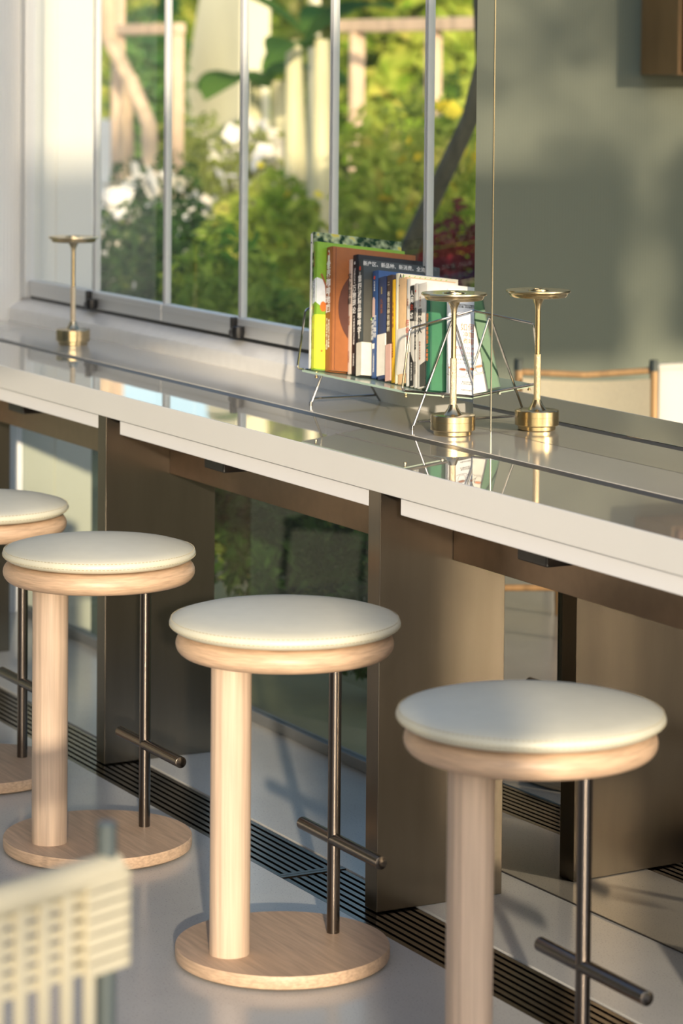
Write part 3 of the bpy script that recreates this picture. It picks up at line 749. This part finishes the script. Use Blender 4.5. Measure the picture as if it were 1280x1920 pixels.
shrub('garden_shrub', 'tall white flowering shrub in front of the cream stand-in slab', 'shrub', (-15.20, 7.55, .92), (.34, .28, .60), 1200, .07, 'leaf_olive', 18, group=G, flowers=('petal', 80, .17))
shrub('garden_shrub', 'orange flecked olive shrub below the tan trunks at the left', 'shrub', (-16.75, 7.9, .80), (.60, .34, .66), 2000, .075, 'leaf_olive', 9, group=G, flowers=('petal_pink', 24, .09))
shrub('garden_shrub', 'dark green shrub under the horizontal timber rail', 'shrub', (-16.00, 9.4, 1.25), (.50, .36, .62), 1800, .10, 'leaf_mid', 10, group=G)
shrub('garden_shrub', 'green shrub with large leaves overlapping the top of the cream stand-in slab', 'shrub', (-19.9, 9.05, 1.55), (.50, .3, .80), 1100, .17, 'leaf_banana', 11, group=G)
shrub('garden_shrub', 'pale green shrub outside the last pane beside the yellow flowers', 'shrub', (-13.2, 8.3, 1.05), (.60, .4, .95), 1600, .15, 'leaf_lime', 14, group=G)

shrub('garden_shrub', 'dark shaded shrub with yellow flecks behind the low glass, between the steel legs', 'shrub', (-7.85, 4.05, .28), (.36, .28, .42), 2600, .06, 'leaf_dark', 41, group=G, flowers=('petal_yellow', 22, .035))
shrub('garden_shrub', 'dark shaded shrub behind the low glass, right of the yellow flecked one', 'shrub', (-7.12, 3.95, .28), (.34, .28, .42), 2400, .06, 'leaf_dark', 42, group=G)
# banana plants: large arching leaves
def banana(label, loc, leaves_, seed, h, stalks=2):
    t = thing('banana_plant', label, 'plant', (loc[0], loc[1], -.12), 0, 'banana plants in the garden')
    for k in range(stalks):
        bm = B(); dx = (k - .5) * .30
        tube(bm, [(dx, 0, 0), (dx * 1.1, .02, h * .6), (dx * 1.2, 0, h)], .05, 10, radii=[.085, .07, .045]); obj('stalk', bm, 'pale_stalk', t, True)
    for (az, L, z0, lift, wd) in leaves_:
        bm = B(); n = 12; prev = None
        for i in range(n + 1):
            u = i / n
            r = L * u; z = z0 + lift * u - L * .55 * u * u
            w = wd * math.sin(PI * min(1, u * .95 + .05)) ** .7 + .004
            c = Vector((math.cos(az) * r, math.sin(az) * r, z)); s = Vector((-math.sin(az), math.cos(az), 0)) * w
            cur = (bm.verts.new(c + s + Vector((0, 0, .25 * w))), bm.verts.new(c), bm.verts.new(c - s + Vector((0, 0, .25 * w))))
            if prev: bm.faces.new((prev[0], prev[1], cur[1], cur[0])); bm.faces.new((prev[1], prev[2], cur[2], cur[1]))
            prev = cur
        bmesh.ops.solidify(bm, geom=bm.faces[:], thickness=.006)
        obj('leaf', bm, 'leaf_banana', t, True)
banana('banana plant with broad leaves and pale stalks outside the fourth pane', (-14.6, 7.65), [(.5, .6, 2.0, .5, .15), (2.2, .55, 2.05, .4, .14), (4.0, .6, 2.0, .6, .15), (5.4, .5, 1.95, .2, .14)], 3, 2.0)
banana('banana plant with broad leaves outside the second pane at the upper left', (-17.3, 8.75), [(.4, .7, 1.75, .35, .2), (1.9, .6, 1.8, .5, .18), (3.6, .6, 1.7, .3, .2), (5.2, .7, 1.7, .3, .22)], 4, 1.75)

# leaning trunk just outside the glass
t = thing('leaning_trunk', 'dark trunk leaning outside the last pane, up to the mirror edge', 'tree trunk', (-9.75, 5.2, -.12))
bm = B(); tube(bm, [(0, 0, 0), (.66, 0, 1.18), (1.08, 0, 1.66), (1.17, 0, 1.86), (1.13, 0, 2.3), (1.05, 0, 3.6)], .03, 14, radii=[.042, .036, .032, .032, .036, .04]); obj('trunk', bm, 'trunk', t, True)
# tan trunks at the left
t = thing('garden_tree', 'tan tree with several thin leaning trunks outside the second pane', 'tree', (-16.0, 7.2, -.12))
for k, pts in enumerate(([(0, 0, 0), (-.18, 0, 1.5), (-.10, 0, 1.75), (-.43, 0, 2.0), (-.55, 0, 3.2)], [(.30, 0, 0), (.18, 0, 1.48), (-.10, 0, 1.76)])):
    bm = B(); tube(bm, [Vector(p) for p in pts], .05, 10, radii=[.055, .05, .045, .05, .05][:len(pts)]); obj('trunk', bm, 'trunk_tan', t, True)
bm = B(); leaves(bm, random.Random(5), (-.5, .1, 3.4), (.9, .6, .6), 900, .16); obj('foliage', bm, 'leaf_mid', t)

# timber frames
t = thing('timber_frame', 'pale timber post and rail frame in the garden above the books', 'frame', (-15.8, 8.6, -.12))
bm = B(); box(bm, -.14, 2.3, -.05, .05, 2.065, 2.145, bev=.01); obj('rail', bm, 'timber', t)
for x in (.06, 1.02, 2.2):
    bm = B(); box(bm, x - .028, x + .028, -.045, .045, 0, 2.065, bev=.008); obj('post', bm, 'timber', t)
t = thing('timber_frame', 'tan timber frame outside the second pane at the upper left', 'frame', (-16.97, 7.5, -.12))
bm = B(); box(bm, -.06, .95, -.04, .04, 2.04, 2.11, bev=.01); obj('rail', bm, 'timber', t)
for x in (0, .90):
    bm = B(); box(bm, x - .03, x + .03, -.04, .04, 0, (2.9, 2.04)[x > 0], bev=.008); obj('post', bm, 'timber', t)

# slab standing in for a window reflection, garden wall, post and path
bm = B(); v = [bm.verts.new((x, y, z)) for y in (9.6, 9.85) for x, z in ((-20.62, -.12), (-19.42, -.12), (-19.42, 3.4), (-19.75, 3.4), (-20.62, .95))]  # slab built in place of a pale reflection in the window glass
bm.faces.new(v[:5]); bm.faces.new(v[5:][::-1])
for i in range(5): bm.faces.new((v[i], v[(i + 1) % 5], v[5 + (i + 1) % 5], v[5 + i]))
tag(obj('garden_wall', bm, 'pale_cream'), 'cream slab with a sloping side, standing in for a pale reflection in the third pane', 'wall')
bm = B(); box(bm, -30.5, -25.6, 12.4, 12.6, -.12, 1.15, bev=.01); tag(obj('garden_wall', bm, 'white_wall'), 'low white garden wall far behind the shrubs at the left', 'wall')
bm = B(); box(bm, -16.03, -15.965, 8.40, 8.46, -.12, 2.9, bev=.01); tag(obj('garden_post', bm, 'pale_cream'), 'cream post just right of the fourth mullion, beside the timber frame', 'post')
bm = B(); box(bm, -45, -10, 10.6, 11.4, -.118, -.10); struct(obj('garden_path', bm, 'path'), 'pale garden path', 'path')

# trees at the back
tr = [(-41, 17.5, 2.4, 2.4, 2.6), (-36, 17.0, 2.4, 2.2, 2.8), (-31.5, 16.2, 2.6, 2.0, 3.0), (-27.2, 14.6, 2.5, 1.8, 2.8), (-23.2, 13.0, 2.3, 1.7, 2.6), (-20.0, 11.5, 2.0, 1.25, 2.3), (-46, 25, 5.5, 3.8, 4.2), (-38, 23, 5.4, 3.4, 4.0), (-30, 20.5, 5.2, 3.2, 3.8), (-62, 33, 9, 5.5, 6.5), (-53, 31, 8.5, 5.0, 6.5), (-44, 29.5, 8.2, 4.6, 6.0)]
names = ['pale olive tree at the back of the garden, farthest left', 'lime green tree at the back of the garden behind the white wall', 'olive tree at the back of the garden behind the cream stand-in slab', 'lime tree at the back of the garden behind the banana plant', 'sunlit olive tree at the back of the garden behind the timber frame', 'sunlit lime tree at the back of the garden right of the timber frame', 'tall olive tree rising behind the others at the left', 'tall lime tree rising behind the others in the middle', 'tall olive tree rising behind the others at the right', 'very tall lime tree in the farthest row, left', 'very tall olive tree in the farthest row, middle', 'very tall lime tree in the farthest row, right']
for i, (x, y, z, r, rz) in enumerate(tr):
    shrub('garden_tree', names[i], 'tree', (x, y, z), (r, r * .5, rz), 2600, .40 if i < 9 else .75, ('leaf_olive', 'leaf_lime')[i % 2], 20 + i, group='trees at the back of the garden', blobs=7)

# ------------------------------------------------------------------ unseen sun blockers added behind the camera, and the back wall
bm = B(); box(bm, 1.60, 1.72, -3.50, 6.5, 2.70, 3.42, bev=.01); struct(obj('sun_blocker_1', bm, 'chair_wood'), 'long unseen beam added behind the camera to shade a band from the sun', 'beam')  # added out of view to block a horizontal band of sun
bm = B(); box(bm, 1.60, 1.72, -7.5, -3.67, 2.74, 3.42, bev=.01); struct(obj('sun_blocker_2', bm, 'chair_wood'), 'short unseen beam added behind the camera, set apart to leave a sunlit gap', 'beam')  # added sun blocker; the gap beside the long beam lets a light patch through
bm = B(); box(bm, 1.75, 1.85, -2.5, -1.06, 3.40, 4.7, bev=.01); struct(obj('sun_blocker_3', bm, 'chair_wood'), 'raised unseen board added behind the camera to shade the end wall', 'beam')  # added blocker keeping sun off the end wall near the window
bm = B(); box(bm, 1.58, 1.74, -.18, -.03, 0, 2.0, bev=.01); struct(obj('sun_blocker_4', bm, 'wall_out'), 'low unseen pier added behind the camera to shade the right steel leg', 'pier')  # added blocker shading part of the right steel leg
bm = B(); box(bm, XL - .15, -1.0, -3.6, -3.45, 0, 3.4); struct(obj('wall_back', bm, 'wall_green'))
def screen_tree(label, loc, c, rad, n, size, seed, fill=.9):  # unseen foliage added as a leaf gobo for the sun
    rnd = random.Random(seed); t = thing('dapple_tree', label, 'tree', loc, 0, 'unseen trees added behind the camera to dapple the sun')
    bm = B(); leaves(bm, rnd, c, rad, n, size, fill); obj('foliage', bm, 'leaf_mid', t)
    bm = B(); tube(bm, [(0, 0, 0), (.1, 0, c[2] * .5), (c[0], c[1], c[2])], .05, 8, radii=[.07, .05, .02]); obj('trunk', bm, 'trunk', t, True)
screen_tree('unseen leafy tree added behind the camera to dapple the sun, nearest the window', (4.2, -2.3, -.1), (0, 0, 1.9), (.7, .58, 1.2), 330, .15, 51)
screen_tree('tall unseen tree added behind the camera to shade the end wall, farthest from the window', (6.2, -5.5, -.1), (0, 0, 4.9), (.8, 1.2, 1.05), 900, .22, 53)
for i, (y, w_) in enumerate(((-9, 3), (-3, 3), (3, 3), (8.5, 2.6))):  # unseen hedges added to darken what the steel legs reflect
    shrub('darkening_hedge', ('unseen dark hedge added behind the camera to darken reflections, far left end', 'unseen dark hedge added behind the camera to darken reflections, left of centre', 'unseen dark hedge added behind the camera to darken reflections, right of centre', 'unseen dark hedge added behind the camera to darken reflections, right end')[i], 'hedge', (8.5, y, .85), (.5, w_, 1.05), 2600, .2, 'leaf_dark', 60 + i, group='unseen hedges added to darken reflections')

# ------------------------------------------------------------------ light
S = Vector((.90, -.395, .184)).normalized()      # direction towards the low sun
sun = D.lights.new('sun', 'SUN'); sun.energy = 4.4; sun.color = (1.0, .83, .61); sun.angle = math.radians(.9)
so = D.objects.new('sun', sun); COL.objects.link(so); so.location = S * 30
so.rotation_euler = S.to_track_quat('Z', 'Y').to_euler()
w = D.worlds.new('sky'); scene.world = w; w.use_nodes = True
nt = w.node_tree; bg = nt.nodes['Background']
sky = nt.nodes.new('ShaderNodeTexSky'); sky.sky_type = 'NISHITA'; sky.sun_disc = False
sky.sun_elevation = math.radians(26); sky.sun_rotation = math.atan2(S.x, S.y); sky.air_density = 1.0; sky.dust_density = 1.6; sky.ozone_density = 1.2
nt.links.new(sky.outputs['Color'], bg.inputs['Color']); bg.inputs['Strength'].default_value = .20

# ------------------------------------------------------------------ camera
cam = D.cameras.new('camera'); co = D.objects.new('camera', cam); COL.objects.link(co); scene.camera = co
cam.sensor_fit = 'VERTICAL'; cam.sensor_height = 36.0; cam.sensor_width = 24.0
FPX, YAW, PITCH, ROLL, CY = 5320.45, .495008, .0437851, .00876442, 366.395
cam.lens = FPX * 36.0 / 1920
cam.shift_y = -(960 - CY) / 1920
fw = Vector((-math.cos(YAW) * math.cos(PITCH), math.sin(YAW) * math.cos(PITCH), -math.sin(PITCH)))
r = fw.cross(Vector((0, 0, 1))).normalized(); u = r.cross(fw)
r2 = r * math.cos(ROLL) + u * math.sin(ROLL); u2 = -r * math.sin(ROLL) + u * math.cos(ROLL)
m = Matrix((r2, u2, -fw)).transposed().to_4x4(); m.translation = Vector((0, 0, 1.7)); co.matrix_world = m
cam.clip_start = .05; cam.clip_end = 300
cam.dof.use_dof = True; cam.dof.focus_distance = 5.95; cam.dof.aperture_fstop = cam.lens / 1000 / .025

vs = scene.view_settings
vs.view_transform = 'Standard'; vs.look = 'None'; vs.exposure = 0.4; vs.gamma = 1.0; vs.use_curve_mapping = False
scene.cycles.use_denoising = True
scene.cycles.max_bounces = 10; scene.cycles.transparent_max_bounces = 16; scene.cycles.glossy_bounces = 6
scene.cycles.caustics_reflective = False; scene.cycles.caustics_refractive = False
scene.cycles.sample_clamp_indirect = 6
